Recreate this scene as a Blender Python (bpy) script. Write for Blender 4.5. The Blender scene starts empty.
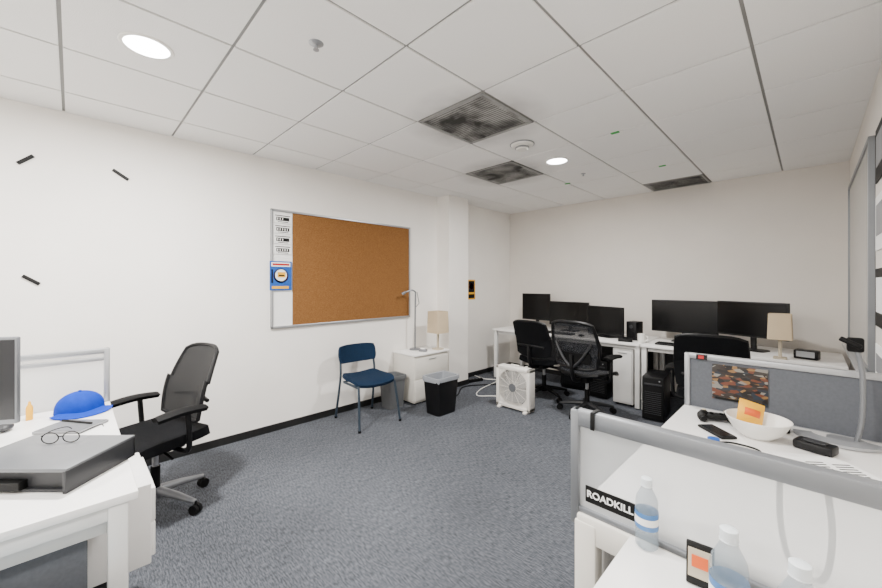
import bpy, bmesh, math, random
from mathutils import Vector, Matrix, Euler
random.seed(3)
pi=math.pi
H=1.42; ZC=2.60
XL=-3.64; XR=0.27; YB=5.31; YF=-2.3

# ---------------------------------------------------------------- materials
def lin(h):
    h=h.lstrip('#'); o=[]
    for i in (0,2,4):
        c=int(h[i:i+2],16)/255
        o.append(c/12.92 if c<=0.04045 else ((c+0.055)/1.055)**2.4)
    return (*o,1)
def mat(name,col,rough=0.5,metal=0.0,var=0.0,scale=8,bump=0.0,bscale=200,emit=0,spec=0.5):
    m=bpy.data.materials.new(name); m.use_nodes=True
    nt=m.node_tree; p=nt.nodes['Principled BSDF']
    c=lin(col); p.inputs['Base Color'].default_value=c
    p.inputs['Roughness'].default_value=rough; p.inputs['Metallic'].default_value=metal
    p.inputs['Specular IOR Level'].default_value=spec
    tc=nt.nodes.new('ShaderNodeTexCoord')
    n=nt.nodes.new('ShaderNodeTexNoise'); n.inputs['Scale'].default_value=scale
    n.inputs['Detail'].default_value=4
    nt.links.new(tc.outputs['Object'],n.inputs['Vector'])
    r=nt.nodes.new('ShaderNodeValToRGB')
    v=max(var,0.02)
    r.color_ramp.elements[0].position=0.3; r.color_ramp.elements[1].position=0.7
    r.color_ramp.elements[0].color=tuple(x*(1-v) for x in c[:3])+(1,)
    r.color_ramp.elements[1].color=tuple(min(1,x*(1+v)) for x in c[:3])+(1,)
    nt.links.new(n.outputs['Fac'],r.inputs['Fac']); nt.links.new(r.outputs['Color'],p.inputs['Base Color'])
    if bump>0:
        n2=nt.nodes.new('ShaderNodeTexNoise'); n2.inputs['Scale'].default_value=bscale
        nt.links.new(tc.outputs['Object'],n2.inputs['Vector'])
        b=nt.nodes.new('ShaderNodeBump'); b.inputs['Strength'].default_value=bump; b.inputs['Distance'].default_value=0.01
        nt.links.new(n2.outputs['Fac'],b.inputs['Height']); nt.links.new(b.outputs['Normal'],p.inputs['Normal'])
    if emit>0:
        p.inputs['Emission Color'].default_value=c; p.inputs['Emission Strength'].default_value=emit
    return m
def see_through(name,col,fac,rough=0.3):
    m=mat(name,col,rough); nt=m.node_tree
    p=nt.nodes['Principled BSDF']; o=nt.nodes['Material Output']
    t=nt.nodes.new('ShaderNodeBsdfTransparent'); x=nt.nodes.new('ShaderNodeMixShader')
    x.inputs[0].default_value=fac
    nt.links.new(t.outputs[0],x.inputs[1]); nt.links.new(p.outputs[0],x.inputs[2]); nt.links.new(x.outputs[0],o.inputs[0])
    return m

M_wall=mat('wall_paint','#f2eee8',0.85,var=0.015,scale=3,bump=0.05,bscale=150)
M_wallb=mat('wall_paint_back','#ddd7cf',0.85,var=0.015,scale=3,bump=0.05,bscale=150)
M_base=mat('baseboard_black','#0c0c0d',0.6)
M_white=mat('white_laminate','#f3f1ee',0.35,var=0.02)
M_whitem=mat('white_metal','#dddcd9',0.4)
M_plwhite=mat('white_plastic','#e8e6e0',0.4)
M_beige=mat('white_powdercoat','#d9d5cc',0.45)
M_alu=mat('aluminium','#a9abae',0.35,0.6)
M_alud=mat('aluminium_grey','#7d8084',0.4,0.5)
M_silver=mat('silver_plastic','#7d7f83',0.4,0.3)
M_black=mat('black_plastic','#060608',0.45,spec=.3)
M_blackm=mat('black_matte','#040405',0.7,spec=.2)
M_fabric=mat('black_fabric','#0c0d10',0.95,var=0.15,scale=60,bump=0.4,bscale=500,spec=.15)
M_mesh=see_through('chair_mesh_black','#08090b',0.86,0.8)
M_mesh2=see_through('chair_mesh_grey','#26282d',0.62,0.6)
M_screen=mat('monitor_screen','#030304',0.22,spec=.3)
M_screen2=mat('screen_grey','#1d1f23',0.2)
M_blue=mat('blue_fabric','#10243a',0.85,var=0.1,scale=80,bump=0.3,bscale=400,spec=.15)
M_bluelit=mat('blue_fabric_lit','#8fa6b6',0.75,var=0.06,scale=60)  # blue chair fabric paled by light reflections, put into the colour
M_chairleg=mat('blue_grey_metal','#36424e',0.4,0.5)
M_capblue=mat('cap_blue','#03309a',0.8,var=0.1,scale=40,spec=.15)
M_greybin=mat('grey_bin_plastic','#5d5f61',0.55)
M_bag=mat('bin_liner','#8f9399',0.4,bump=0.6,bscale=40)
M_shade=mat('lamp_shade_cloth','#c4b193',0.9,var=0.03)
M_tan=mat('lamp_base_cream','#b9ad98',0.6)
M_fabgrey=mat('partition_fabric','#54575d',0.9,var=0.08,scale=90)
M_frost=see_through('frosted_acrylic','#dfe2e3',0.42,0.3)
M_clear=see_through('clear_acrylic','#e8e9e8',0.28,0.25)
M_yellow=mat('yellow_print','#e6a80e',0.5)
M_orange=mat('orange_print','#d4550f',0.5)
M_red=mat('red_print','#a81a1e',0.5)
M_green=mat('green_tape','#1f9a3e',0.6)
M_bluep=mat('blue_print','#0f4fa0',0.5)
M_paper=mat('paper','#f0f0ee',0.8)
M_ink=mat('ink_black','#060606',0.6,spec=.3)
M_greyp=mat('grey_print','#8a8b8d',0.6)
M_grey=mat('riser_grey','#66686b',0.4,0.2,var=0.05)
M_greyd=mat('riser_dark','#232427',0.5)
M_bottle=see_through('clear_plastic','#8fa0ac',0.34,0.06)
M_cap=mat('bottle_cap','#dfe6ea',0.4)
M_label=see_through('bottle_label','#3f78b8',0.80,0.4)
M_ventd=mat('vent_dark','#333333',0.8)
M_ventf=mat('vent_frame','#8d8d8b',0.6,var=.1,scale=20)
M_emit=mat('downlight_lens','#ffffff',0.5,emit=18)
M_wb=mat('whiteboard','#b4b1ac',0.25)
M_fan=mat('fan_white','#e3dfd8',0.4)

def ramp_mat(name,scale,c0,c1,p0,p1,detail=6,rough=.95,distort=0):
    m=mat(name,c0,rough,spec=.2); nt=m.node_tree; p=nt.nodes['Principled BSDF']
    tc=nt.nodes.new('ShaderNodeTexCoord'); n=nt.nodes.new('ShaderNodeTexNoise'); n.inputs['Scale'].default_value=scale; n.inputs['Detail'].default_value=detail
    n.inputs['Distortion'].default_value=distort
    nt.links.new(tc.outputs['Object'],n.inputs['Vector'])
    r=nt.nodes.new('ShaderNodeValToRGB'); r.color_ramp.elements[0].position=p0; r.color_ramp.elements[1].position=p1
    r.color_ramp.elements[0].color=lin(c0); r.color_ramp.elements[1].color=lin(c1)
    nt.links.new(n.outputs['Fac'],r.inputs['Fac']); nt.links.new(r.outputs['Color'],p.inputs['Base Color'])
    return m
M_cork=ramp_mat('cork',160,'#6f4a28','#8b6238',.35,.65,6)
M_vent=ramp_mat('sooty_vent',4.2,'#343433','#a09f9c',.36,.60,4,.7,.4)
def carpet():
    m=bpy.data.materials.new('carpet'); m.use_nodes=True; nt=m.node_tree; p=nt.nodes['Principled BSDF']
    p.inputs['Roughness'].default_value=0.95; p.inputs['Specular IOR Level'].default_value=0.12
    tc=nt.nodes.new('ShaderNodeTexCoord')
    def noise(sx,sy,detail=3):
        mp=nt.nodes.new('ShaderNodeMapping'); mp.inputs['Scale'].default_value=(sx,sy,1)
        n=nt.nodes.new('ShaderNodeTexNoise'); n.inputs['Scale'].default_value=1; n.inputs['Detail'].default_value=detail
        nt.links.new(tc.outputs['Object'],mp.inputs['Vector']); nt.links.new(mp.outputs[0],n.inputs['Vector']); return n
    a=noise(30,150,2); b=noise(420,420,2); c=noise(1.2,1.2,3); d=noise(150,9,2)
    def ramp(n,lo,hi,p0,p1):
        r=nt.nodes.new('ShaderNodeValToRGB'); r.color_ramp.elements[0].position=p0; r.color_ramp.elements[1].position=p1
        r.color_ramp.elements[0].color=lo; r.color_ramp.elements[1].color=hi
        nt.links.new(n.outputs['Fac'],r.inputs['Fac']); return r
    ra=ramp(a,lin('#44474c'),lin('#676a71'),.36,.64)
    rb=ramp(b,(.7,.7,.7,1),(1.2,1.2,1.2,1),.3,.7)
    rc=ramp(c,(.82,.82,.82,1),(1.12,1.12,1.12,1),.3,.7)
    rd=ramp(d,(.86,.86,.86,1),(1.08,1.08,1.08,1),.35,.65)
    def mul(x,y):
        k=nt.nodes.new('ShaderNodeMix'); k.data_type='RGBA'; k.blend_type='MULTIPLY'; k.inputs[0].default_value=1
        nt.links.new(x,k.inputs[6]); nt.links.new(y,k.inputs[7]); return k.outputs[2]
    o=mul(mul(mul(ra.outputs[0],rb.outputs[0]),rc.outputs[0]),rd.outputs[0])
    nt.links.new(o,p.inputs['Base Color'])
    bp=nt.nodes.new('ShaderNodeBump'); bp.inputs['Strength'].default_value=.5; bp.inputs['Distance'].default_value=.004
    nt.links.new(b.outputs['Fac'],bp.inputs['Height']); nt.links.new(bp.outputs[0],p.inputs['Normal'])
    return m
M_carpet=carpet()
M_tile=mat('ceiling_tile','#f2f1ef',0.95,var=0.03,scale=220,bump=0.3,bscale=260)
def add_soot(m,centres):
    # grime on the tiles around the return-air grilles
    nt=m.node_tree; p=nt.nodes['Principled BSDF']; src=p.inputs['Base Color'].links[0].from_socket
    tc=nt.nodes.new('ShaderNodeTexCoord'); n=nt.nodes.new('ShaderNodeTexNoise'); n.inputs['Scale'].default_value=5; n.inputs['Detail'].default_value=6
    nt.links.new(tc.outputs['Object'],n.inputs['Vector'])
    for c in centres:
        d=nt.nodes.new('ShaderNodeVectorMath'); d.operation='DISTANCE'; d.inputs[1].default_value=c
        nt.links.new(tc.outputs['Object'],d.inputs[0])
        mr=nt.nodes.new('ShaderNodeMapRange'); mr.inputs['From Min'].default_value=.56; mr.inputs['From Max'].default_value=.30; mr.inputs['To Min'].default_value=0; mr.inputs['To Max'].default_value=.75
        nt.links.new(d.outputs['Value'],mr.inputs['Value'])
        mu=nt.nodes.new('ShaderNodeMath'); mu.operation='MULTIPLY'; nt.links.new(mr.outputs[0],mu.inputs[0]); nt.links.new(n.outputs['Fac'],mu.inputs[1])
        k=nt.nodes.new('ShaderNodeMix'); k.data_type='RGBA'; nt.links.new(mu.outputs[0],k.inputs[0]); nt.links.new(src,k.inputs[6]); k.inputs[7].default_value=lin('#6f6d6a')
        src=k.outputs[2]
    nt.links.new(src,p.inputs['Base Color'])
add_soot(M_tile,[(-1.73,2.095,2.6),(-2.34,3.315,2.6)])
M_grid=mat('ceiling_grid','#8a8a88',0.7)
def photo_mat(name,cols,scale):
    m=mat(name,'#333333',0.4); nt=m.node_tree; p=nt.nodes['Principled BSDF']
    tc=nt.nodes.new('ShaderNodeTexCoord'); n=nt.nodes.new('ShaderNodeTexVoronoi'); n.inputs['Scale'].default_value=scale
    mp=nt.nodes.new('ShaderNodeMapping'); mp.inputs['Scale'].default_value=(1,1,2.2); mp.inputs['Rotation'].default_value=(0,.5,0)
    nt.links.new(tc.outputs['Object'],mp.inputs[0]); nt.links.new(mp.outputs[0],n.inputs['Vector'])
    s=nt.nodes.new('ShaderNodeSeparateColor'); nt.links.new(n.outputs['Color'],s.inputs[0])
    r=nt.nodes.new('ShaderNodeValToRGB'); r.color_ramp.interpolation='CONSTANT'
    e=r.color_ramp.elements; e[0].color=lin(cols[0]); e[1].color=lin(cols[-1]); e[1].position=1-1/len(cols)
    for i,c in enumerate(cols[1:-1]):
        q=e.new((i+1)/len(cols)); q.color=lin(c)
    nt.links.new(s.outputs[0],r.inputs['Fac']); nt.links.new(r.outputs['Color'],p.inputs['Base Color'])
    return m
M_photo=photo_mat('poster_collage',['#0b0908','#2a2420','#5c2f1c','#1b2530','#120d0c','#7d5c34','#241812','#77736c'],34)

# ---------------------------------------------------------------- builder
def catmull(pts,n=6,closed=False):
    P=[Vector(p) for p in pts]; out=[]; L=len(P)
    rng=range(L if closed else L-1)
    for i in rng:
        p0=P[(i-1)%L] if closed or i>0 else P[0]; p1=P[i]; p2=P[(i+1)%L]
        p3=P[(i+2)%L] if closed or i+2<L else P[-1]
        for k in range(n):
            t=k/n
            out.append(0.5*((2*p1)+(-p0+p2)*t+(2*p0-5*p1+4*p2-p3)*t*t+(-p0+3*p1-3*p2+p3)*t**3))
    if not closed: out.append(P[-1])
    return out
class B:
    def __init__(s): s.bm=bmesh.new(); s.mats=[]
    def mi(s,m):
        if m not in s.mats: s.mats.append(m)
        return s.mats.index(m)
    def merge(s,t,m,M=None):
        if M is not None: bmesh.ops.transform(t,matrix=M,verts=t.verts)
        k=s.mi(m)
        for f in t.faces: f.material_index=k
        bmesh.ops.recalc_face_normals(t,faces=t.faces)
        me=bpy.data.meshes.new('t'); t.to_mesh(me); t.free(); s.bm.from_mesh(me); bpy.data.meshes.remove(me)
    def box(s,c,d,m,bev=0.0,rot=None,seg=2):
        t=bmesh.new(); bmesh.ops.create_cube(t,size=1)
        bmesh.ops.scale(t,vec=d,verts=t.verts)
        if bev>0: bmesh.ops.bevel(t,geom=t.edges[:],offset=min(bev,min(d)*0.49),segments=seg,affect='EDGES',profile=0.5)
        R=Matrix.Identity(4)
        if rot: R=Euler(rot).to_matrix().to_4x4()
        s.merge(t,m,Matrix.Translation(c)@R)
    def bb(s,x0,x1,y0,y1,z0,z1,m,bev=0.0):
        s.box(((x0+x1)/2,(y0+y1)/2,(z0+z1)/2),(abs(x1-x0),abs(y1-y0),abs(z1-z0)),m,bev)
    def cyl(s,p1,p2,r1,m,r2=None,seg=16):
        if r2 is None: r2=r1
        s.tube([p1,p2],[r1,r2],m,seg)
    def tube(s,pts,r,m,seg=8,closed=False,flat=1.0):
        P=[Vector(p) for p in pts]; n=len(P)
        R=r if isinstance(r,(list,tuple)) else [r]*n
        t=bmesh.new(); rings=[]
        T=[]
        for i in range(n):
            a=P[(i-1)%n] if (closed or i>0) else P[i]; b=P[(i+1)%n] if (closed or i<n-1) else P[i]
            d=(b-a); T.append(d.normalized() if d.length>1e-9 else Vector((0,0,1)))
        up=Vector((0,0,1)) if abs(T[0].z)<0.9 else Vector((1,0,0))
        nrm=(up-T[0]*up.dot(T[0])).normalized()
        for i in range(n):
            nrm=(nrm-T[i]*nrm.dot(T[i]))
            nrm=nrm.normalized() if nrm.length>1e-6 else Vector((1,0,0))
            bn=T[i].cross(nrm)
            rings.append([t.verts.new(P[i]+(nrm*math.cos(2*pi*k/seg)*flat+bn*math.sin(2*pi*k/seg))*R[i]) for k in range(seg)])
        for i in range(n if closed else n-1):
            A=rings[i]; C=rings[(i+1)%n]
            for k in range(seg): t.faces.new((A[k],A[(k+1)%seg],C[(k+1)%seg],C[k]))
        if not closed: t.faces.new(rings[0][::-1]); t.faces.new(rings[-1])
        s.merge(t,m)
    def lathe(s,prof,m,c=(0,0,0),seg=32,M=None):
        t=bmesh.new(); rings=[]
        for (r,z) in prof:
            if r<1e-5: rings.append([t.verts.new((0,0,z))])
            else: rings.append([t.verts.new((r*math.cos(2*pi*k/seg),r*math.sin(2*pi*k/seg),z)) for k in range(seg)])
        for a,b in zip(rings[:-1],rings[1:]):
            for k in range(seg):
                k2=(k+1)%seg
                if len(a)==1 and len(b)==1: continue
                if len(a)==1: t.faces.new((a[0],b[k],b[k2]))
                elif len(b)==1: t.faces.new((a[k],a[k2],b[0]))
                else: t.faces.new((a[k],a[k2],b[k2],b[k]))
        s.merge(t,m,Matrix.Translation(c)@(M if M is not None else Matrix.Identity(4)))
    def sheet(s,f,nu,nv,th,m):
        g=[[Vector(f(i/nu,j/nv)) for j in range(nv+1)] for i in range(nu+1)]
        t=bmesh.new(); A=[];C=[]
        for i in range(nu+1):
            ra=[];rc=[]
            for j in range(nv+1):
                du=g[min(i+1,nu)][j]-g[max(i-1,0)][j]; dv=g[i][min(j+1,nv)]-g[i][max(j-1,0)]
                n=du.cross(dv); n=n.normalized() if n.length>1e-9 else Vector((0,0,1))
                ra.append(t.verts.new(g[i][j]+n*th/2)); rc.append(t.verts.new(g[i][j]-n*th/2))
            A.append(ra);C.append(rc)
        for i in range(nu):
            for j in range(nv):
                t.faces.new((A[i][j],A[i+1][j],A[i+1][j+1],A[i][j+1]))
                t.faces.new((C[i][j],C[i][j+1],C[i+1][j+1],C[i+1][j]))
        for i in range(nu):
            t.faces.new((A[i][0],C[i][0],C[i+1][0],A[i+1][0])); t.faces.new((A[i][nv],A[i+1][nv],C[i+1][nv],C[i][nv]))
        for j in range(nv):
            t.faces.new((A[0][j],A[0][j+1],C[0][j+1],C[0][j])); t.faces.new((A[nu][j],C[nu][j],C[nu][j+1],A[nu][j+1]))
        s.merge(t,m)
    def loft(s,secs,m,cap0=True,cap1=True):
        t=bmesh.new(); R=[[t.verts.new(p) for p in sec] for sec in secs]; n=len(R[0])
        for a,b in zip(R[:-1],R[1:]):
            for k in range(n): t.faces.new((a[k],a[(k+1)%n],b[(k+1)%n],b[k]))
        if cap0: t.faces.new(R[0][::-1])
        if cap1: t.faces.new(R[-1])
        s.merge(t,m)
    def text(s,body,size,m,M):
        cu=bpy.data.curves.new('txt','FONT'); cu.body=body; cu.size=size; cu.align_x='CENTER'; cu.align_y='CENTER'; cu.extrude=0.0006; cu.offset=0.0006
        o=bpy.data.objects.new('txt',cu); bpy.context.collection.objects.link(o)
        bpy.context.view_layer.update()
        me=bpy.data.meshes.new_from_object(o.evaluated_get(bpy.context.evaluated_depsgraph_get()))
        t=bmesh.new(); t.from_mesh(me); bpy.data.objects.remove(o); bpy.data.meshes.remove(me)
        s.merge(t,m,M)
    def done(s,name,loc=(0,0,0),rz=0,smooth=True,ang=38):
        me=bpy.data.meshes.new(name); s.bm.to_mesh(me); s.bm.free()
        for m in s.mats: me.materials.append(m)
        if smooth:
            for p in me.polygons: p.use_smooth=True
            me.set_sharp_from_angle(angle=math.radians(ang))
        o=bpy.data.objects.new(name,me); bpy.context.collection.objects.link(o)
        o.location=loc; o.rotation_euler=(0,0,rz)
        return o
def rrect(w,d,r,z,cx=0,cy=0,n=5):
    o=[]
    for (sx,sy,a0) in ((1,1,0),(-1,1,90),(-1,-1,180),(1,-1,270)):
        for k in range(n):
            a=math.radians(a0+90*k/(n-1))
            o.append(Vector((cx+sx*(w/2-r)+r*math.cos(a),cy+sy*(d/2-r)+r*math.sin(a),z)))
    return o
# rrect corners: fix ordering so quarter arcs always sweep outward
def rrect(w,d,r,z,cx=0,cy=0,n=5):
    o=[]
    for (sx,sy,a0) in ((1,1,0),(-1,1,90),(-1,-1,180),(1,-1,270)):
        for k in range(n):
            a=math.radians(a0+90*k/(n-1))
            o.append(Vector((cx+sx*(w/2-r)+r*math.cos(a),cy+sy*(d/2-r)+r*math.sin(a),z)))
    return o

# ---------------------------------------------------------------- room shell
def wallbox(name,x0,x1,y0,y1,z0,z1,m):
    b=B(); b.bb(x0,x1,y0,y1,z0,z1,m); return b.done(name,smooth=False)
wallbox('floor',XL-.1,XR+.1,YF-.1,YB+.1,-.1,0,M_carpet)
wallbox('wall_left',XL-.1,XL,YF-.1,YB+.1,0,ZC+.1,M_wall)
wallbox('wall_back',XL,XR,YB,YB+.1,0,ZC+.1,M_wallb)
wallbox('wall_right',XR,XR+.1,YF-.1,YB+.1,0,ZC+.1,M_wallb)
wallbox('wall_front',XL,XR,YF-.1,YF,0,ZC+.1,M_wall)
wallbox('wall_column',XL,-3.41,3.56,3.95,0,ZC,M_wall)
b=B(); b.bb(XL,XL+.012,YF,3.56,0,.065,M_base); b.bb(XL,-3.398,3.548,3.56,0,.065,M_base); b.bb(-3.41,-3.398,3.548,3.962,0,.065,M_base); b.bb(XL,XL+.012,3.95,YB,0,.065,M_base); b.done('baseboard_left',smooth=False)
b=B(); b.bb(XL+.012,XR,YB-.012,YB,0,.065,M_base); b.done('baseboard_back',smooth=False)
b=B(); b.bb(XR-.012,XR,YF,YB-.012,0,.065,M_base); b.done('baseboard_right',smooth=False)
# ceiling
gx=[-.205+.61*i for i in range(-6,2)]; gy=[-.04+.61*i for i in range(-4,10)]
vents=[(-1.73,2.095),(-2.34,3.315),(-1.12,5.075)]
lights=[(-2.34,.265,118),(-1.73,3.315,68),(-2.34,-1.565,72),(-.51,-1.565,45),(-.51,.875,40)]  # last three are out of view, added to fill the room with light
b=B(); b.bb(XL-.1,XR+.1,YF-.1,YB+.1,ZC+.008,ZC+.1,M_grid)
for i in range(len(gx)-1):
    for j in range(len(gy)-1):
        x0=max(gx[i]+.0075,XL);x1=min(gx[i+1]-.0075,XR);y0=max(gy[j]+.0075,YF);y1=min(gy[j+1]-.0075,YB)
        if x1-x0<.03 or y1-y0<.03: continue
        cx=(gx[i]+gx[i+1])/2; cy=(gy[j]+gy[j+1])/2
        if any(abs(cx-a)<.15 and abs(cy-c)<.35 for a,c in vents): continue
        b.bb(x0,x1,y0,y1,ZC,ZC+.02,M_tile,.002)
b.done('ceiling',smooth=False)
for (vx,vy) in vents:
    y0=vy-.297 if vy<5 else 4.85; y1=vy+.297 if vy<5 else 5.30
    b=B()
    b.bb(vx-.297,vx+.297,y0,y1,ZC+.001,ZC+.009,M_vent)
    n=22
    for k in range(n):
        yy=y0+.04+(y1-y0-.08)*k/(n-1)
        b.bb(vx-.25,vx+.25,yy-.0018,yy+.0018,ZC-.0005,ZC+.002,M_ventd)
    for x in (vx-.287,vx+.287): b.bb(x-.010,x+.010,y0,y1,ZC-.004,ZC+.009,M_ventf,.002)
    for y in (y0+.01,y1-.01): b.bb(vx-.297,vx+.297,y-.01,y+.01,ZC-.004,ZC+.009,M_ventf,.002)
    b.done('ceiling_vent',smooth=False)
for (lx,ly,en) in lights:
    b=B(); b.lathe([(.0,ZC-.012),(.07,ZC-.010),(.092,ZC-.004),(.094,ZC-.002)],M_emit,(lx,ly,0))
    b.lathe([(.094,ZC-.006),(.108,ZC-.005),(.112,ZC),(.094,ZC)],M_plwhite,(lx,ly,0)); b.done('ceiling_downlight_and_fill')
    L=bpy.data.lights.new('downlight_and_fill_lamp','AREA'); L.shape='DISK'; L.size=.18; L.energy=en; L.color=(1,.98,.955)
    L.spread=math.radians(178)
    o=bpy.data.objects.new('downlight_and_fill_lamp',L); bpy.context.collection.objects.link(o); o.location=(lx,ly,ZC-.018)
for (x,y,s_) in ((-1.72,.85,.8),(-1.73,3.9,.6)):
    b=B(); b.lathe([(0,ZC-.035*s_),(.012*s_,ZC-.035*s_),(.010*s_,ZC-.012*s_),(.035*s_,ZC-.006*s_),(.045*s_,ZC)],M_alu,(x,y,0)); b.lathe([(0,0),(.018*s_,0),(.018*s_,.003),(0,.003)],M_alu,(x,y,ZC-.042*s_),seg=16); b.done('fire_sprinkler')
b=B(); b.lathe([(0,ZC-.05),(.045,ZC-.05),(.055,ZC-.035),(.058,ZC-.022),(.085,ZC-.02),(.095,ZC-.01),(.1,ZC)],M_plwhite,(-1.73,2.705,0))
b.tube([Vector((-1.73+.052*math.cos(t*pi/12),2.705+.052*math.sin(t*pi/12),ZC-.032)) for t in range(24)],.008,M_silver,closed=True); b.tube([Vector((-1.73+.098*math.cos(t*pi/16),2.705+.098*math.sin(t*pi/16),ZC-.004)) for t in range(32)],.005,M_silver,closed=True); b.done('smoke_detector')
for (x,y) in ((-1.08,3.01),(-1.05,4.2),(-2.03,4.15)):
    b=B(); b.bb(x-.03,x+.03,y-.014,y+.014,ZC-.006,ZC,M_green); b.done('green_tape_tag',smooth=False)

# ---------------------------------------------------------------- cork board & wall things
E=.001
b=B(); y0,y1,z0,z1=1.335,3.06,.985,2.13
b.bb(XL+E,XL+.012,y0,y1,z0,z1,M_paper)
b.bb(XL+.012,XL+.017,1.545,y1-.01,z0+.01,z1-.01,M_cork)
for (a0,a1,c0,c1) in ((y0,y1,z0,z0+.02),(y0,y1,z1-.02,z1),(y0,y0+.018,z0,z1),(y1-.018,y1,z0,z1)):
    b.bb(XL+E,XL+.028,a0,a1,c0,c1,M_alu,.003)
b.done('cork_board',smooth=False)
b=B()
for i,(zc_,hh) in enumerate(((2.045,.045),(1.945,.045),(1.845,.045),(1.745,.045))):
    b.bb(XL+.0185,XL+.0205,1.360,1.535,zc_-hh,zc_+hh,M_paper)
    b.bb(XL+.0206,XL+.0212,1.385,1.51,zc_-.022,zc_+.012,M_ink)
    b.bb(XL+.0206,XL+.0212,1.375,1.52,zc_+.022,zc_+.030,M_ink)
    b.bb(XL+.0206,XL+.0212,1.40,1.50,zc_-.036,zc_-.030,M_ink)
    for k in range(5 if i%2 else 3): b.bb(XL+.0213,XL+.0216,1.395+.023*k,1.403+.023*k,zc_-.015,zc_+.006,M_paper)
b.done('pinned_papers',smooth=False)
b=B(); b.bb(XL+.03,XL+.032,1.32,1.53,1.35,1.63,M_bluep)
R90=Matrix.Rotation(pi/2,4,'Y')
b.lathe([(0,.0),(.070,.0),(.070,.0015)],M_red,(XL+.032,1.425,1.49),M=R90)
b.lathe([(0,.0),(.056,.0),(.056,.001)],M_paper,(XL+.0338,1.425,1.495),M=R90)
b.box((XL+.0355,1.43,1.50),(.001,.075,.05),M_yellow); b.box((XL+.0363,1.43,1.492),(.001,.055,.014),M_ink)
b.bb(XL+.032,XL+.0335,1.335,1.515,1.578,1.618,M_paper); b.bb(XL+.0335,XL+.034,1.345,1.505,1.588,1.608,M_red); b.bb(XL+.032,XL+.0335,1.34,1.50,1.365,1.39,M_yellow)
b.bb(XL+.032,XL+.0335,1.335,1.35,1.42,1.55,M_ink)
b.done('cartoon_poster',smooth=False)
for (ya,za,yb,zb) in ((-.250,2.196,-.181,2.262),(.212,2.256,.301,2.197),(-.229,1.468,-.153,1.412)):
    b=B(); d=math.hypot(yb-ya,zb-za); b.box((XL+.006,(ya+yb)/2,(za+zb)/2),(.010,d,.022),M_ink,.002,rot=(math.atan2(zb-za,yb-ya),0,0)); b.done('wall_clock_hour_mark',smooth=False)
b=B(); b.bb(XL+E,XL+.003,4.20,4.38,1.17,1.47,M_yellow); b.bb(XL+.003,XL+.005,4.22,4.36,1.28,1.45,M_ink); b.bb(XL+.003,XL+.005,4.22,4.36,1.19,1.25,M_ink); b.lathe([(0,0),(.05,0),(.05,.002)],M_orange,(XL+.005,4.29,1.37),M=R90); b.done('small_wall_poster',smooth=False)
# right wall
b=B(); b.bb(XR-.02,XR-E,3.32,4.9,.9,2.26,M_wb)
for (a0,a1,c0,c1) in ((3.30,4.92,.88,.91),(3.30,4.92,2.25,2.28),(3.30,3.33,.88,2.28),(4.89,4.92,.88,2.28)): b.bb(XR-.03,XR-E,a0,a1,c0,c1,M_alud,.003)
b.bb(XR-.07,XR-.02,3.4,4.8,.87,.89,M_alu,.003)
b.done('whiteboard',smooth=False)
for (z0,z1,mm,m2) in ((1.98,2.28,M_ink,M_greyp),(1.60,1.90,M_paper,M_greyp),(1.18,1.50,M_ink,M_paper),(.85,1.08,M_paper,M_greyp)):
    b=B(); b.bb(XR-.008,XR-E,2.88,3.22,z0,z1,mm,.002); b.bb(XR-.010,XR-.008,2.93,3.17,z0+.08,z1-.05,m2)
    b.done('wall_poster',smooth=False)

# ---------------------------------------------------------------- furniture functions
def drawers(b,x0,x1,y0,y1,z0,z1,face,n,m):
    b.bb(x0,x1,y0,y1,z0,z1,m,.006)
    h=(z1-z0-.04)/n
    for k in range(n):
        a=z0+.02+h*k
        if face=='+x':
            b.bb(x1-.002,x1+.014,y0+.01,y1-.01,a+.004,a+h-.004,m,.004)
            b.bb(x1+.014,x1+.022,(y0+y1)/2-.06,(y0+y1)/2+.06,a+h-.04,a+h-.03,M_alu,.002)
        elif face=='-y':
            b.bb(x0+.01,x1-.01,y0-.014,y0+.002,a+.004,a+h-.004,m,.004)
            b.bb((x0+x1)/2-.05,(x0+x1)/2+.05,y0-.020,y0-.014,a+h-.03,a+h-.022,M_alu,.002)
        else:
            b.bb(x0+.01,x1-.01,y1-.002,y1+.014,a+.004,a+h-.004,m,.004)
            b.bb((x0+x1)/2-.06,(x0+x1)/2+.06,y1+.014,y1+.022,a+h-.04,a+h-.03,M_alu,.002)
def monitor(name,loc,rz,w,h,zb,m_scr=M_screen,m_body=M_black,th=.03):
    b=B()
    b.box((0,0,zb+h/2),(w,th,h),m_body,.006)
    b.box((0,-th/2-.0005,zb+h/2+.004),(w-.016,.002,h-.03),m_scr)
    b.box((0,th/2+.012,zb+h/2),(w*.55,.03,h*.6),m_body,.01)
    b.loft([rrect(.05,.03,.01,.01,0,.05),rrect(.05,.03,.01,zb+h*.5,0,.035)],m_body)
    b.loft([rrect(.24,.18,.04,0,0,.03),rrect(.24,.18,.04,.008,0,.03),rrect(.22,.16,.04,.012,0,.03)],m_body)
    return b.done(name,loc,rz)
def base5(b,m,r=.29,caster=M_blackm,a0=18):
    for k in range(5):
        a=math.radians(a0+72*k); c,s_=math.cos(a),math.sin(a)
        b.tube([(c*.03,s_*.03,.115),(c*r*.55,s_*r*.55,.10),(c*r,s_*r,.075)],[.028,.022,.014],m,10)
        t=Vector((-s_,c,0))*.022; p=Vector((c*r,s_*r,.03))
        b.cyl(p-t,p-t*.2,.03,caster,seg=16); b.cyl(p+t*.2,p+t,.03,caster,seg=16)
        b.cyl((c*r,s_*r,.03),(c*r,s_*r,.08),.008,caster,seg=8)
    b.cyl((0,0,.07),(0,0,.14),.035,m); b.cyl((0,0,.12),(0,0,.27),.026,M_blackm); b.cyl((0,0,.25),(0,0,.40),.017,M_alu)
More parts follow.
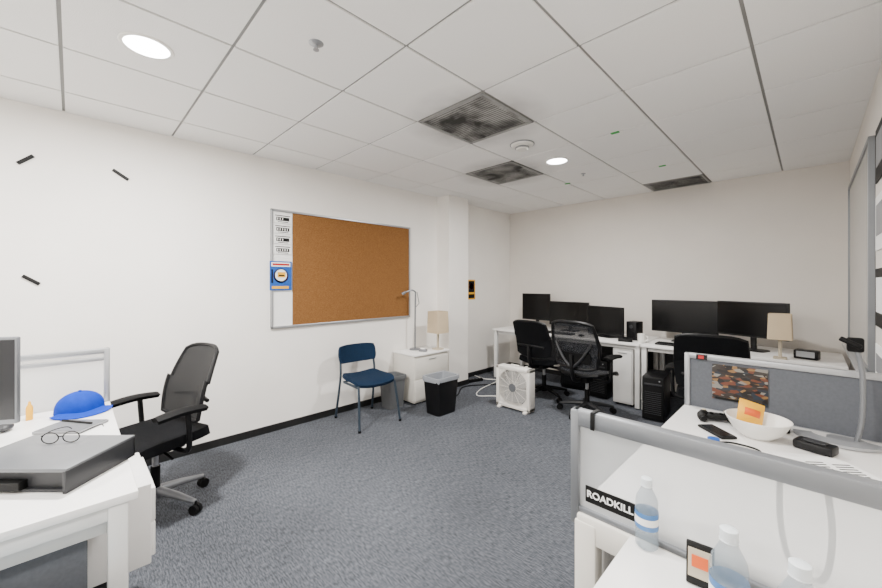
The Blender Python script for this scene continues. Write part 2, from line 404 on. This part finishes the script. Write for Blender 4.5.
def office_chair(name,loc,rz,kind='task',seat_z=.46,top=.98,basem=M_silver,armrests=True,framem=M_black,meshm=None,by=.235,lean=.10):
    """faces -Y"""
    b=B(); base5(b,basem)
    b.box((0,.02,seat_z-.065),(.16,.24,.06),M_blackm,.015)
    b.tube([(.05,.0,seat_z-.06),(.24,-.02,seat_z-.075)],.007,M_blackm)
    def seat(u,v):
        x=(u-.5)*.50; y=(v-.5)*.47-.01
        r=abs(2*u-1); y2=y*(1-.10*r**4); x2=x*(1-.10*(abs(2*v-1))**4)
        z=seat_z+.022*r**2*(0.5+v*.5)-.035*max(0,(.25-v)/.25)**2
        return (x2,y2,z)
    meshm=meshm or M_mesh
    if kind=='aeron':
        b.sheet(seat,12,12,.012,meshm)
        loop=[seat(k/8,0) for k in range(8)]+[seat(1,k/8) for k in range(8)]+[seat(1-k/8,1) for k in range(8)]+[seat(0,1-k/8) for k in range(8)]
        b.tube(loop,.017,framem,8,closed=True)
    else:
        b.sheet(seat,12,12,.055,M_fabric)
    bz0=seat_z+.07
    hb=top-bz0
    def back(u,v):
        if kind=='aeron': w=.40+.12*math.sin(pi*min(1,v*.75+.12))
        elif kind=='pad': w=.46+.03*math.sin(pi*v)
        else: w=.42+.05*math.sin(pi*v)-(.06*v)
        x=(u-.5)*w
        rr=abs(2*u-1)
        z=bz0+hb*v-(.03*rr**4 if v>.5 else -.03*rr**4)
        y=by+lean*v-.03*math.sin(pi*(v*.9+.05))-.045*rr**2+.02
        return (x,y,z)
    b.sheet(back,12,14,.012 if kind!='pad' else .04,meshm if kind!='pad' else M_fabric)
    n=10
    loop=[back(k/n,0) for k in range(n)]+[back(1,k/n) for k in range(n)]+[back(1-k/n,1) for k in range(n)]+[back(0,1-k/n) for k in range(n)]
    b.tube(loop,.018 if kind=='aeron' else .013,framem,8,closed=True)
    yb=by+.065
    b.tube(catmull([(0,.10,seat_z-.07),(0,yb-.05,seat_z-.05),(0,yb,seat_z+.06),(0,yb+.01,seat_z+.22)],5),.022,framem,8)
    if kind=='aeron':
        for sx in (-1,1):
            b.tube(catmull([(0,yb,seat_z+.08),(sx*.10,yb,seat_z+.18),(sx*.2,yb-.02,seat_z+.34)],5),.014,basem,8)
        b.sheet(lambda u,v:((u-.5)*.36,yb-.01-.03*abs(2*u-1)**2,seat_z+.14+.10*v),8,3,.016,M_blackm)
    else:
        b.tube(catmull([(-.19,yb-.025,seat_z+.20),(0,yb+.01,seat_z+.21),(.19,yb-.025,seat_z+.20)],5),.013,framem,8)
    if armrests:
        for sx in (-1,1):
            b.tube(catmull([(sx*.10,.05,seat_z-.06),(sx*.26,.05,seat_z-.05),(sx*.285,.05,seat_z+.04),(sx*.285,.04,seat_z+.18)],5),.016,framem,8)
            def arm(u,v,sx=sx): return (sx*.285+(u-.5)*.09*(1-.25*abs(2*v-1)**4),-.13+.27*v,seat_z+.20-.012*abs(2*u-1)**2+.012*math.sin(pi*v))
            b.sheet(arm,6,10,.024,M_blackm)
    return b.done(name,loc,rz)
def side_chair(name,loc,rz,m,seat_z=.43,topz=.77):
    b=B()
    def seat(u,v):
        x=(u-.5)*(.46-.05*v); y=(v-.5)*.42
        z=seat_z+.02*abs(2*u-1)**2-.03*max(0,(.3-v)/.3)**2+.015*max(0,(v-.7)/.3)
        return (x*(1-.12*abs(2*v-1)**5),y*(1-.10*abs(2*u-1)**5),z)
    b.sheet(seat,12,12,.03,m)
    def back(u,v):
        x=(u-.5)*.44; r=abs(2*u-1)
        return (x*(1-.08*abs(2*v-1)**4),.225-.045*r**2+.03*v,topz-.19+.19*v+( .012*r**4 if v<.5 else -.012*r**4))
    b.sheet(back,12,6,.022,m)
    for sx in (-1,1):
        b.tube(catmull([(sx*.235,-.25,.01),(sx*.21,-.19,seat_z-.045),(sx*.205,-.15,seat_z-.03),(sx*.20,.12,seat_z-.03)],6),.012,M_chairleg,8)
        b.tube(catmull([(sx*.22,.27,.01),(sx*.205,.20,seat_z-.03),(sx*.20,.20,seat_z+.12),(sx*.19,.235,topz-.05)],6),.012,M_chairleg,8)
        b.cyl((sx*.235,-.25,0),(sx*.235,-.25,.02),.014,M_blackm,seg=10); b.cyl((sx*.22,.27,0),(sx*.22,.27,.02),.014,M_blackm,seg=10)
    b.tube([(-.2,-.1,seat_z-.03),(.2,-.1,seat_z-.03)],.010,M_chairleg); b.tube([(-.2,.14,seat_z-.03),(.2,.14,seat_z-.03)],.010,M_chairleg)
    return b.done(name,loc,rz)
def table_lamp(loc,s=1.0):
    b=B()
    b.loft([rrect(.11*s,.11*s,.01,0),rrect(.11*s,.11*s,.01,.015)],M_tan)
    b.loft([rrect(.025,.025,.005,.015),rrect(.025,.025,.005,.26*s)],M_tan)
    z0,z1=.21*s,.48*s
    o0=rrect(.20*s,.20*s,.008,z0);o1=rrect(.185*s,.185*s,.008,z1);i1=rrect(.178*s,.178*s,.006,z1);i0=rrect(.193*s,.193*s,.006,z0)
    b.loft([o0,o1,i1,i0,o0],M_shade,False,False)
    b.tube([(-.09*s,0,z1-.03),(.09*s,0,z1-.03)],.003,M_alu); b.tube([(0,-.09*s,z1-.03),(0,.09*s,z1-.03)],.003,M_alu)
    b.lathe([(0,z0+.02),(.02,z0+.04),(.03,z0+.08),(.02,z0+.12),(0,z0+.13)],M_paper,seg=16)
    return b.done('table_lamp',loc,.0)
def bottle(loc,s=1.0):
    b=B()
    prof=[(0,0),(.026,0),(.031,.006),(.031,.022),(.0285,.026),(.031,.03),(.031,.046),(.0285,.05),(.031,.054),(.031,.115),(.0285,.12),(.0305,.125),(.0305,.135),(.0285,.139),(.029,.145),(.018,.168),(.0125,.18),(.0125,.19)]
    b.lathe([(r*s,z*s) for r,z in prof],M_bottle,seg=28)
    b.lathe([(.0318*s,.06*s),(.0318*s,.108*s)],M_label,seg=28); b.lathe([(.0321*s,.074*s),(.0321*s,.094*s)],M_paper,seg=28)
    b.lathe([(.0150*s,.184*s),(.0150*s,.203*s),(.012*s,.205*s),(0,.205*s)],M_cap,seg=20)
    b.tube([Vector((.0145*s*math.cos(t*pi/10),.0145*s*math.sin(t*pi/10),.182*s)) for t in range(20)],.0015,M_cap,6,closed=True)
    return b.done('water_bottle',loc,0)
def tower(loc,rz,w=.2,d=.42,h=.45):
    b=B(); b.box((0,0,h/2+.012),(w,d,h),M_black,.006)
    b.box((0,-d/2-.004,h/2+.012),(w-.015,.01,h-.02),M_blackm,.004)
    for k in range(12): b.box((0,-d/2-.010,.08+k*.02),(w-.05,.004,.006),M_greyd)
    b.box((0,-d/2-.010,h-.06),(w-.04,.004,.02),M_greyd,.002); b.box((w*.3,-d/2-.011,h-.02),(.012,.004,.012),M_greyp)
    for sx in (-1,1):
        for sy in (-1,1): b.cyl((sx*w*.35,sy*d*.38,0),(sx*w*.35,sy*d*.38,.015),.012,M_blackm,seg=10)
    return b.done('computer_tower',loc,rz)
def keyboard(loc,rz,m=M_black,mk=M_blackm,w=.43):
    b=B(); b.box((0,0,.01),(w,.13,.018),m,.004)
    n=int(w/.021)
    for r in range(5):
        for k in range(n): b.box((-w/2+.018+k*(w-.03)/(n-1)*.98,-.048+r*.024,.021),(.015,.018,.006),mk)
    return b.done('keyboard',loc,rz,smooth=False)
def mouse(loc,rz,m=M_black):
    b=B(); b.sheet(lambda u,v:((u-.5)*.06*(1-.35*abs(2*v-1)**3),(v-.5)*.1,.004+.028*math.sin(pi*(v*.85+.1))*(1-abs(2*u-1)**3*.7)),8,10,.006,m); return b.done('computer_mouse',loc,rz)

# ---------------------------------------------------------------- cabinet corner
b=B(); drawers(b,-3.62,-3.24,2.80,3.36,.02,.565,'+x',2,M_beige); b.bb(-3.625,-3.215,2.79,3.37,.565,.585,M_white,.004)
b.bb(-3.60,-3.26,2.83,3.33,0,.02,M_blackm); b.done('filing_cabinet')
table_lamp((-3.31,3.255,.586))
b=B(); b.lathe([(0,0),(.07,0),(.07,.012),(.06,.018),(0,.018)],M_alud,seg=28)
b.tube([(0,0,.01),(0,0,.30),(.01,.0,.72)],.010,M_alud); b.tube(catmull([(.01,0,.72),(.0,-.05,.745),(-.02,-.14,.72)],5),.010,M_alud)
b.tube([(-.02,-.14,.72),(-.05,-.16,.70)],[.014,.02],M_alud,10); b.tube([(.0,0,.52),(.02,.05,.58),(.015,.02,.72)],.005,M_alud); b.done('desk_lamp',(-3.5,3.04,.586))
b=B(); b.box((0,0,.015),(.10,.05,.03),M_silver,.008); b.box((0,0,.036),(.06,.03,.012),M_white,.004); b.done('stapler',(-3.33,3.02,.586),.4)
def bin_(name,loc,w,d,h,m,linerm,rz=0):
    b=B(); k=.82
    o=[rrect(w*k,d*k,.03,0),rrect(w*k,d*k,.03,.004),rrect(w,d,.035,h-.02),rrect(w+.014,d+.014,.038,h-.02),rrect(w+.014,d+.014,.038,h),rrect(w-.012,d-.012,.032,h),rrect(w*k-.012,d*k-.012,.026,.012)]
    b.loft(o,m)
    def wob(sec,a,zv): 
        return [Vector((p.x*(1+a*math.sin(i*2.3)),p.y*(1+a*math.cos(i*1.7)),p.z+zv*math.sin(i*1.3))) for i,p in enumerate(sec)]
    n=8
    b.loft([wob(rrect(w+.016,d+.016,.04,h-.04,n=n),.008,.010),wob(rrect(w+.022,d+.022,.04,h-.02,n=n),.006,.003),rrect(w+.018,d+.018,.04,h+.006,n=n),rrect(w-.02,d-.02,.03,h+.004,n=n),wob(rrect(w*.84,d*.84,.03,h-.12,n=n),.01,.0)],linerm,False,False)
    b.loft([rrect(w*.78,d*.78,.03,h-.20),rrect(w*.8,d*.8,.03,h-.18)],M_greyd)
    return b.done(name,loc,rz)
bin_('trash_bin',(-2.88,2.88,0),.25,.33,.40,M_black,M_bag,0)
bin_('waste_basket',(-3.40,2.61,0),.22,.24,.36,M_greybin,M_greybin,0)
side_chair('side_chair',(-3.25,2.17,0),pi/2-.05,M_blue,topz=.76)

# ---------------------------------------------------------------- box fan
b=B(); w=.44; h=.46; d=.12; z0=.02
for (c,dd) in (((0,0,z0+.02),(w,d,.04)),((0,0,z0+h-.02),(w,d,.04)),((-w/2+.02,0,z0+h/2),(.04,d,h)),((w/2-.02,0,z0+h/2),(.04,d,h))): b.box(c,dd,M_fan,.008)
cz=z0+h/2
for sgn in (-1,1):
    y=sgn*(d/2-.004)
    for r in [.03+.0115*i for i in range(16)]:
        b.tube([Vector((r*math.cos(t*pi/16),y,cz+r*math.sin(t*pi/16))) for t in range(32)],.0021,M_fan,5,closed=True)
    for k in range(12):
        a=k*pi/6
        R=min(.205/max(abs(math.cos(a)),1e-6),.215/max(abs(math.sin(a)),1e-6))
        b.tube([(.03*math.cos(a),y,cz+.03*math.sin(a)),(R*math.cos(a),y,cz+R*math.sin(a))],.003,M_fan,5)
    b.tube([(0,y-.004*sgn,cz),(0,y+.006*sgn,cz)],.045,M_alud if sgn<0 else M_fan,24)
def shroud(k):
    a0=k*pi/2
    def f(u,v):
        a=a0+u*pi/2
        R=min(.195/max(abs(math.cos(a)),1e-6),.205/max(abs(math.sin(a)),1e-6)); r=.200
        rr=r+(max(R,r+.001)-r)*v
        return (rr*math.cos(a),-.045,cz+rr*math.sin(a))
    b.sheet(f,16,2,.003,M_fan)
for k in range(4): shroud(k)
for k in range(5):
    a0=k*2*pi/5
    b.sheet(lambda u,v,a0=a0:((.04+.145*u)*math.cos(a0+v*1.0+u*.25),(v-.5)*.06,cz+(.04+.145*u)*math.sin(a0+v*1.0+u*.25)),6,6,.004,M_greyp)
b.cyl((0,-.03,cz),(0,.03,cz),.04,M_plwhite)
for sx in (-1,1): b.box((sx*.17,0,.011),(.04,.17,.022),M_fan,.005)
b.box((0,0,z0+h+.012),(.11,.02,.02),M_fan,.006); b.cyl((.15,0,z0+h),(.15,0,z0+h+.02),.016,M_fan)
b.done('box_fan',(-2.35,3.53,0),.0)
b=B(); b.tube(catmull([(-2.5,3.62,.01),(-2.75,3.75,.008),(-2.95,3.6,.008),(-3.1,3.85,.008),(-3.2,4.35,.008),(-3.4,4.3,.008),(-3.62,4.35,.008)],8),.006,M_plwhite,6); b.done('power_cord')
b=B(); b.tube(catmull([(-2.9,4.5,.01),(-3.05,4.25,.008),(-3.33,3.80,.008),(-3.15,3.45,.008),(-3.08,3.2,.008)],8),.007,M_blackm,6); b.done('power_cord')
b=B(); b.box((0,0,.02),(.3,.06,.04),M_blackm,.006)
for k in range(5): b.box((-.11+.055*k,0,.041),(.03,.035,.003),M_greyd)
b.done('power_strip',(-3.42,4.08,0),1.3)

# ---------------------------------------------------------------- back desks
DZ=.74
def desk(x0,x1,y0,y1,z=DZ):
    b=B(); b.bb(x0,x1,y0,y1,z-.028,z-E,M_white,.004)
    b.bb(x0+.06,x1-.06,y0+.06,y0+.10,z-.075,z-.028,M_whitem); b.bb(x0+.06,x1-.06,y1-.10,y1-.06,z-.075,z-.028,M_whitem)
    for x in (x0+.03,x1-.03):
        for y in (y0+.05,y1-.05):
            b.bb(x-.025,x+.025,y-.025,y+.025,.012,z-.028,M_whitem,.004); b.cyl((x,y,0),(x,y,.014),.018,M_blackm,seg=10)
        b.bb(x-.02,x+.02,y0+.05,y1-.05,z-.075,z-.028,M_whitem,.003)
    return b
b=desk(-3.36,-1.34,4.45,5.25); b.bb(-3.3,-1.4,5.2,5.215,.3,.70,M_greyd); b.done('office_desk')
b=desk(-1.33,.22,4.45,5.25); b.bb(-1.27,.16,5.2,5.215,.3,.70,M_greyd); b.done('office_desk')
b=B(); drawers(b,-1.64,-1.42,4.50,5.05,.03,.66,'-y',1,M_whitem)
for x in (-1.61,-1.45):
    for y in (4.56,5.0): b.cyl((x,y,0),(x,y,.03),.016,M_blackm,seg=10)
b.done('drawer_pedestal')
tower((-1.16,4.42,0),.1,.2,.42,.44)
tower((-1.85,4.80,0),.0,.22,.44,.45)
b=B()
b.loft([rrect(.36,.26,.05,0),rrect(.40,.30,.06,.06),rrect(.38,.28,.08,.24),rrect(.28,.18,.07,.33),rrect(.16,.08,.03,.37)],M_fabric)
b.tube(catmull([(-.06,0,.36),(-.03,0,.42),(.03,0,.42),(.06,0,.36)],5),.008,M_black); b.box((0,-.15,.13),(.26,.05,.16),M_fabric,.02)
b.done('backpack',(-2.25,4.88,0),.2)
monitor('computer_monitor',(-2.95,5.0,DZ),0.05,.46,.40,.12)
monitor('computer_monitor',(-2.42,4.98,DZ),-.05,.60,.345,.07)
monitor('computer_monitor',(-1.83,4.76,DZ),-.35,.54,.37,.015)
monitor('computer_monitor',(-1.03,4.98,DZ),0,.655,.375,.105)
monitor('computer_monitor',(-.42,4.84,DZ),-.36,.61,.355,.135)
b=B(); b.box((0,0,.11),(.12,.16,.22),M_black,.008); b.cyl((0,-.076,.07),(0,-.083,.07),.042,M_blackm); b.cyl((0,-.076,.16),(0,-.083,.16),.022,M_greyd); b.done('speaker',(-1.49,4.78,DZ),-.2)
keyboard((-2.4,4.62,DZ),0); keyboard((-1.0,4.62,DZ),0); mouse((-.68,4.60,DZ),0); mouse((-2.05,4.56,DZ),0)
b=B(); b.lathe([(0,0),(.035,0),(.04,.01),(.042,.1),(.039,.1),(.036,.012),(0,.01)],M_plwhite,seg=24); b.tube(catmull([(.04,0,.08),(.065,0,.07),(.065,0,.035),(.04,0,.025)],4),.005,M_plwhite); b.done('coffee_mug',(-1.36,4.60,DZ))
b=B(); b.box((0,0,.02),(.15,.09,.04),M_black,.008); b.box((0,0,.045),(.05,.08,.012),M_blackm,.004); b.done('desk_phone',(-1.52,4.55,DZ),.3)
table_lamp((-.19,4.50,DZ),.84)
b=B(); b.box((0,0,.04),(.16,.10,.08),M_black,.01); b.box((0,-.052,.045),(.12,.004,.05),M_alu); b.done('desk_clock',(-.02,4.66,DZ),-.2)
office_chair('office_chair',(-2.36,4.19,0),pi-.1,'pad',top=.965,basem=M_blackm)
office_chair('office_chair',(-1.71,3.95,0),pi-.1,'aeron',top=1.02,basem=M_greyd,framem=M_black,meshm=M_mesh2)
office_chair('office_chair',(-.60,3.92,0),pi+.1,'pad',top=1.0,basem=M_blackm)

# ---------------------------------------------------------------- left workstation
X0,X1,Y0,Y1=-2.86,-1.56,-1.15,.155
b=desk(X0,X1,Y0,Y1)
b.bb(X1-.075,X1-.06,Y0+.1,Y1-.12,.12,.62,M_fabgrey,.003); b.bb(X1-.09,X1-.05,Y0+.05,Y1-.05,.61,.66,M_whitem,.003)
b.done('office_desk')
def partition(name,p0,p1,z0,z1,m,rail=M_alu,rh=.045,postm=None,th=.03,rail2=None):
    b=B(); p0=Vector(p0);p1=Vector(p1); d=(p1-p0); L=d.length; a=math.atan2(d.y,d.x)
    b.box((L/2,0,(z0+z1-rh)/2),(L-.02,.008,z1-rh-z0),m)
    b.box((L/2,0,z1-rh/2),(L,th,rh),rail,.006)
    b.box((L/2,0,z0+.008),(L,th*.8,.016),rail,.003)
    if rail2: b.box((L/2,0,rail2),(L,th*.8,.02),rail,.003)
    for x in (.012,L-.012):
        b.box((x,0,(z0+z1)/2-.02),(.026,th*1.1,z1-z0+.04),postm or rail,.006)
    return b.done(name,(p0.x,p0.y,0),a)
partition('desk_partition',(X0-.025,Y1,0),(X0-.025,Y0,0),DZ-.06,1.045,M_clear,M_alu,.03,rail2=.985)
b=B(); drawers(b,-2.25,-1.86,-.35,.225,.30,.62,'+y',2,M_white); b.bb(-2.2,-1.9,-.3,-.1,.62,.665,M_whitem); b.bb(-2.2,-1.9,-.34,.1,0,.30,M_greyd); b.done('drawer_pedestal')
office_chair('office_chair',(-2.91,.37,0),.30,'task',seat_z=.45,top=.985,basem=M_silver,meshm=M_mesh,by=.17,lean=.14)
b=B()
def dome(u,v):
    a=u*2*pi; r=.088*math.sin(v*pi/2); return (r*math.cos(a)*1.12,r*math.sin(a),.100*max(0,math.cos(v*pi/2))**.8)
b.sheet(dome,28,10,.003,M_capblue)
def brim(u,v):
    a=-pi/2+(u-.5)*2.2; r=.085+.075*v*max(0,math.cos((u-.5)*2.2))**.5; return (r*math.cos(a)*1.0,r*math.sin(a)*1.12,.006+.012*abs(math.cos(a))*.5-.004*v)
b.sheet(brim,14,5,.004,M_capblue)
b.cyl((0,0,.096),(0,0,.106),.007,M_capblue)
b.done('baseball_cap',(-2.765,.03,DZ),1.7)
b=B(); b.box((0,0,.006),(.15,.21,.012),M_greyp,.002); b.box((0,0,.013),(.14,.20,.002),M_grey); b.tube([(-.05,-.09,.018),(-.01,.08,.018)],.005,M_ink,8); b.done('notebook',(-2.45,.0,DZ),-.75)
b=B(); b.loft([rrect(.035,.025,.008,0),rrect(.035,.025,.008,.06),rrect(.012,.012,.004,.075),rrect(.008,.008,.003,.09)],M_yellow); b.done('glue_bottle',(-2.75,-.15,DZ))
b=B(); b.sheet(lambda u,v:(.045*math.cos(2*pi*u)*math.sin(pi*v*.999+.001),.03*math.sin(2*pi*u)*math.sin(pi*v*.999+.001),.018+.018*math.cos(pi*v)),20,8,.001,M_greyd); b.done('earbud_case',(-2.62,-.22,DZ))
# grey riser box
b=B(); L_,W_,hh=.40,.27,.075
b.box((0,0,hh),(L_,W_,.012),M_grey,.003)
b.box((0,W_/2-.006,hh/2),(L_,.012,hh),M_greyd,.002)
b.box((-L_/2+.006,0,hh/2),(.012,W_,hh),M_greyd,.002); b.box((L_/2-.006,0,hh/2),(.012,W_,hh),M_greyd,.002)
b.box((0,-W_/2+.03,hh/2-.002),(L_-.03,.01,hh-.02),M_greyd); b.box((0,0,.006),(L_-.02,W_-.02,.008),M_greyd)
b.box((-.05,-W_/2+.012,.022),(.2,.03,.03),M_ink,.004)
b.done('monitor_riser',(-1.93,-.06,DZ),pi/4)
b=B()
for sx in (-1,1):
    b.tube([Vector((sx*.033+.026*math.cos(t*pi/12),0,.021+.02*math.sin(t*pi/12))) for t in range(24)],.002,M_ink,6,closed=True)
    b.tube(catmull([(sx*.06,0,.03),(sx*.065,.06,.03),(sx*.06,.12,.02),(sx*.055,.14,.005)],5),.0018,M_ink,6)
b.tube([(-.008,0,.025),(.008,0,.025)],.002,M_ink,6); b.done('eyeglasses',(-1.98,-.03,DZ+.082),1.0)
monitor('computer_monitor',(-2.345,-.385,DZ),1.02,.56,.34,.13,M_screen2,M_alud,.02)
side_chair('side_chair',(-1.28,-.10,0),pi,M_bluelit,seat_z=.49,topz=.82)

# ---------------------------------------------------------------- right workstation
RX0,RX1=-.50,.255; YN,YFAR=1.10,2.455
b=desk(RX0,RX1,YN+.03,YFAR-.025); b.bb(RX0+.035,RX0+.05,YN+.12,YFAR-.1,.3,.66,M_whitem,.003); b.done('office_desk')
b=B(); b.bb(-.345,RX1,.79,YN-.03,DZ-.028,DZ-E,M_white,.006); b.bb(-.31,.2,.86,.90,DZ-.075,DZ-.028,M_whitem)
for x in (-.31,.22):
    b.bb(x-.025,x+.025,.83,.88,0,DZ-.028,M_whitem,.004); b.bb(x-.025,x+.025,1.0,1.05,0,DZ-.028,M_whitem,.004)
b.done('office_desk')
b=B(); b.bb(RX0-.005,RX0+.06,YN-.028,YN+.028,0,DZ-.03,M_beige,.008); b.bb(RX0,RX1,YN-.024,YN+.024,DZ-.09,DZ-.012,M_beige,.008); b.done('desk_support_frame')
partition('desk_partition',(RX0-.02,YN,0),(RX1,YN,0),DZ-.012,1.035,M_frost,M_alud,.048,th=.036)
partition('desk_partition',(RX0,YFAR,0),(RX1,YFAR,0),DZ-.02,1.03,M_fabgrey,M_alu,.03)
b=B(); b.box((-.452,YN-.0205,1.012),(.012,.003,.05),M_ink,.001); b.box((-.452,YN,1.037),(.012,.044,.003),M_ink,.001); b.done('hook_strap')
b=B(); y=YFAR-.006
b.bb(-.374,-.147,y-.004,y,.80,.985,M_photo); b.bb(-.36,-.161,y-.005,y-.004,.80,.812,M_ink); b.done('car_poster',smooth=False)
b=B(); b.bb(-.445,-.395,YFAR-.018,YFAR-.0155,1.000,1.028,M_ink); b.bb(-.435,-.41,YFAR-.0195,YFAR-.018,1.005,1.023,M_red); b.done('sticker',smooth=False)
b=B(); b.bb(-.478,-.340,YN-.0072,YN-.0042,.764,.812,M_ink)
b.text('ROADKILL',.0275,M_paper,Matrix.Translation((-.409,YN-.0078,.789))@Matrix.Rotation(pi/2,4,'X')); b.done('lettered_sticker',smooth=False)
bottle((-.111,.90,DZ)); bottle((-.012,.875,DZ)); bottle((-.299,1.052,DZ),.86)
b=B(); b.box((0,0,.045),(.052,.010,.09),M_ink,.002,rot=(-.12,0,0)); b.box((.0,-.007,.05),(.044,.003,.06),M_tan,rot=(-.12,0,0)); b.box((0,-.009,.055),(.03,.002,.025),M_orange,rot=(-.12,0,0)); b.box((0,.015,.003),(.045,.03,.006),M_ink); b.done('picture_card',(-.175,1.0,DZ),.1)
# bowl
b=B(); k=.88; b.lathe([(r*k,z*k) for r,z in [(0,0),(.06,0),(.065,.006),(.10,.035),(.127,.085),(.132,.095),(.127,.096),(.095,.04),(.06,.012),(0,.01)]],M_plwhite,seg=40); b.done('bowl',(-.165,2.15,DZ))
b=B()
b.sheet(lambda u,v:((u-.5)*.10,.020*math.sin(pi*u)*math.sin(pi*v),v*.10),10,10,.003,M_yellow)
b.sheet(lambda u,v:((u-.5)*.10,-.020*math.sin(pi*u)*math.sin(pi*v),v*.10),10,10,.003,M_yellow)
b.sheet(lambda u,v:((u-.5)*.06,-.024*math.sin(pi*(u*.6+.2))*math.sin(pi*(v*.6+.2)),.03+v*.04),6,6,.003,M_orange)
b.done('snack_bag',(-.195,2.16,DZ+.045),.5).rotation_euler=(-.35,.3,.5)
# game controller
b=B()
b.box((0,0,.022),(.09,.06,.025),M_ink,.010)
for sx in (-1,1):
    b.tube(catmull([(sx*.045,.01,.025),(sx*.062,-.02,.023),(sx*.06,-.055,.018)],5),[.022]*5+[.020]*4+[.014]*2,M_ink,10)
    b.cyl((sx*.02,-.01,.03),(sx*.02,-.01,.042),.008,M_blackm,seg=12); b.cyl((sx*.045,.012,.03),(sx*.045,.012,.048),.009,M_tan,seg=12)
b.done('game_controller',(-.33,2.25,DZ),.4)
b=B(); b.box((0,0,.006),(.07,.15,.012),M_ink,.004); b.box((0,0,.0125),(.062,.135,.001),M_screen); b.done('smartphone',(-.30,2.07,DZ),.8)
b=B(); b.box((0,0,.018),(.12,.075,.036),M_black,.008); b.box((0,0,.038),(.07,.04,.006),M_greyd,.002); b.done('external_drive',(.015,2.13,DZ),-.3)
b=B(); b.lathe([(0,0),(.022,0),(.024,.05),(.020,.052),(.019,.006),(0,.004)],M_ink,seg=20); b.done('shot_glass',(-.085,2.30,DZ))
b=B()
for k in range(3): b.box((.02*k,-.03*k,.001+.0022*k),(.21,.28,.002),M_paper,rot=(0,0,.1*k))
for r in range(11):
    for c in range(2): b.box((-.03+.08*c+.03,.10-.018*r-.04,.0068),(.06,.006,.0008),M_greyd,rot=(0,0,.2))
b.done('paper_stack',(.04,1.92,DZ),.5,smooth=False)
b=B(); b.tube(catmull([(-.08,0,.006),(-.03,.04,.006),(.05,.03,.006),(.06,-.04,.006),(0,-.06,.006)],6),.004,M_ink,6); b.lathe([(0,0),(.022,0),(.022,.02),(0,.02)],M_bluep,(-.09,0,0),seg=16); b.done('usb_cable',(-.20,1.93,DZ))
# monitor stand base
b=B()
b.sheet(lambda u,v:((.135-.06*v)*math.cos(pi+u*pi),(.10-.05*v)*math.sin(pi+u*pi)+.03,.008+.006*v),24,4,.012,M_alu)
b.loft([rrect(.12,.08,.03,0,.03,.03),rrect(.12,.08,.03,.014,.03,.03)],M_alu)
b.tube(catmull([(.06,.04,.012),(.075,.045,.12),(.075,.04,.30),(.06,.035,.40)],6),.013,M_alud,12,flat=.7)
b.box((.055,.03,.42),(.05,.03,.06),M_blackm,.008); b.box((.04,.0,.43),(.07,.02,.02),M_blackm,.004,rot=(0,.5,0))
b.done('monitor_stand',(.08,2.30,DZ))
b=B(); b.tube(catmull([(-.05,1.2,DZ+.25),(-.05,1.19,DZ+.12),(-.03,1.18,DZ+.03),(.02,1.18,DZ+.02),(.035,1.19,DZ+.12),(.025,1.2,DZ+.24)],8),.006,M_greyd,6)
b.tube([(-.05,1.2,DZ+.25),(-.05,1.115,DZ+.29)],.004,M_greyd,6);b.tube([(.025,1.2,DZ+.24),(.025,1.115,DZ+.29)],.004,M_greyd,6); b.done('headset_cable')

# ---------------------------------------------------------------- camera, world
cam=bpy.data.cameras.new('camera'); cam.sensor_width=36; cam.lens=369/882*36; cam.shift_y=-11/882; cam.clip_start=.02
co=bpy.data.objects.new('camera',cam); bpy.context.collection.objects.link(co)
co.location=(0,0,H); co.rotation_euler=(pi/2,0,pi/4)
bpy.context.scene.camera=co
w=bpy.data.worlds.new('world'); bpy.context.scene.world=w; w.use_nodes=True
w.node_tree.nodes['Background'].inputs[0].default_value=(.8,.85,.9,1); w.node_tree.nodes['Background'].inputs[1].default_value=.5
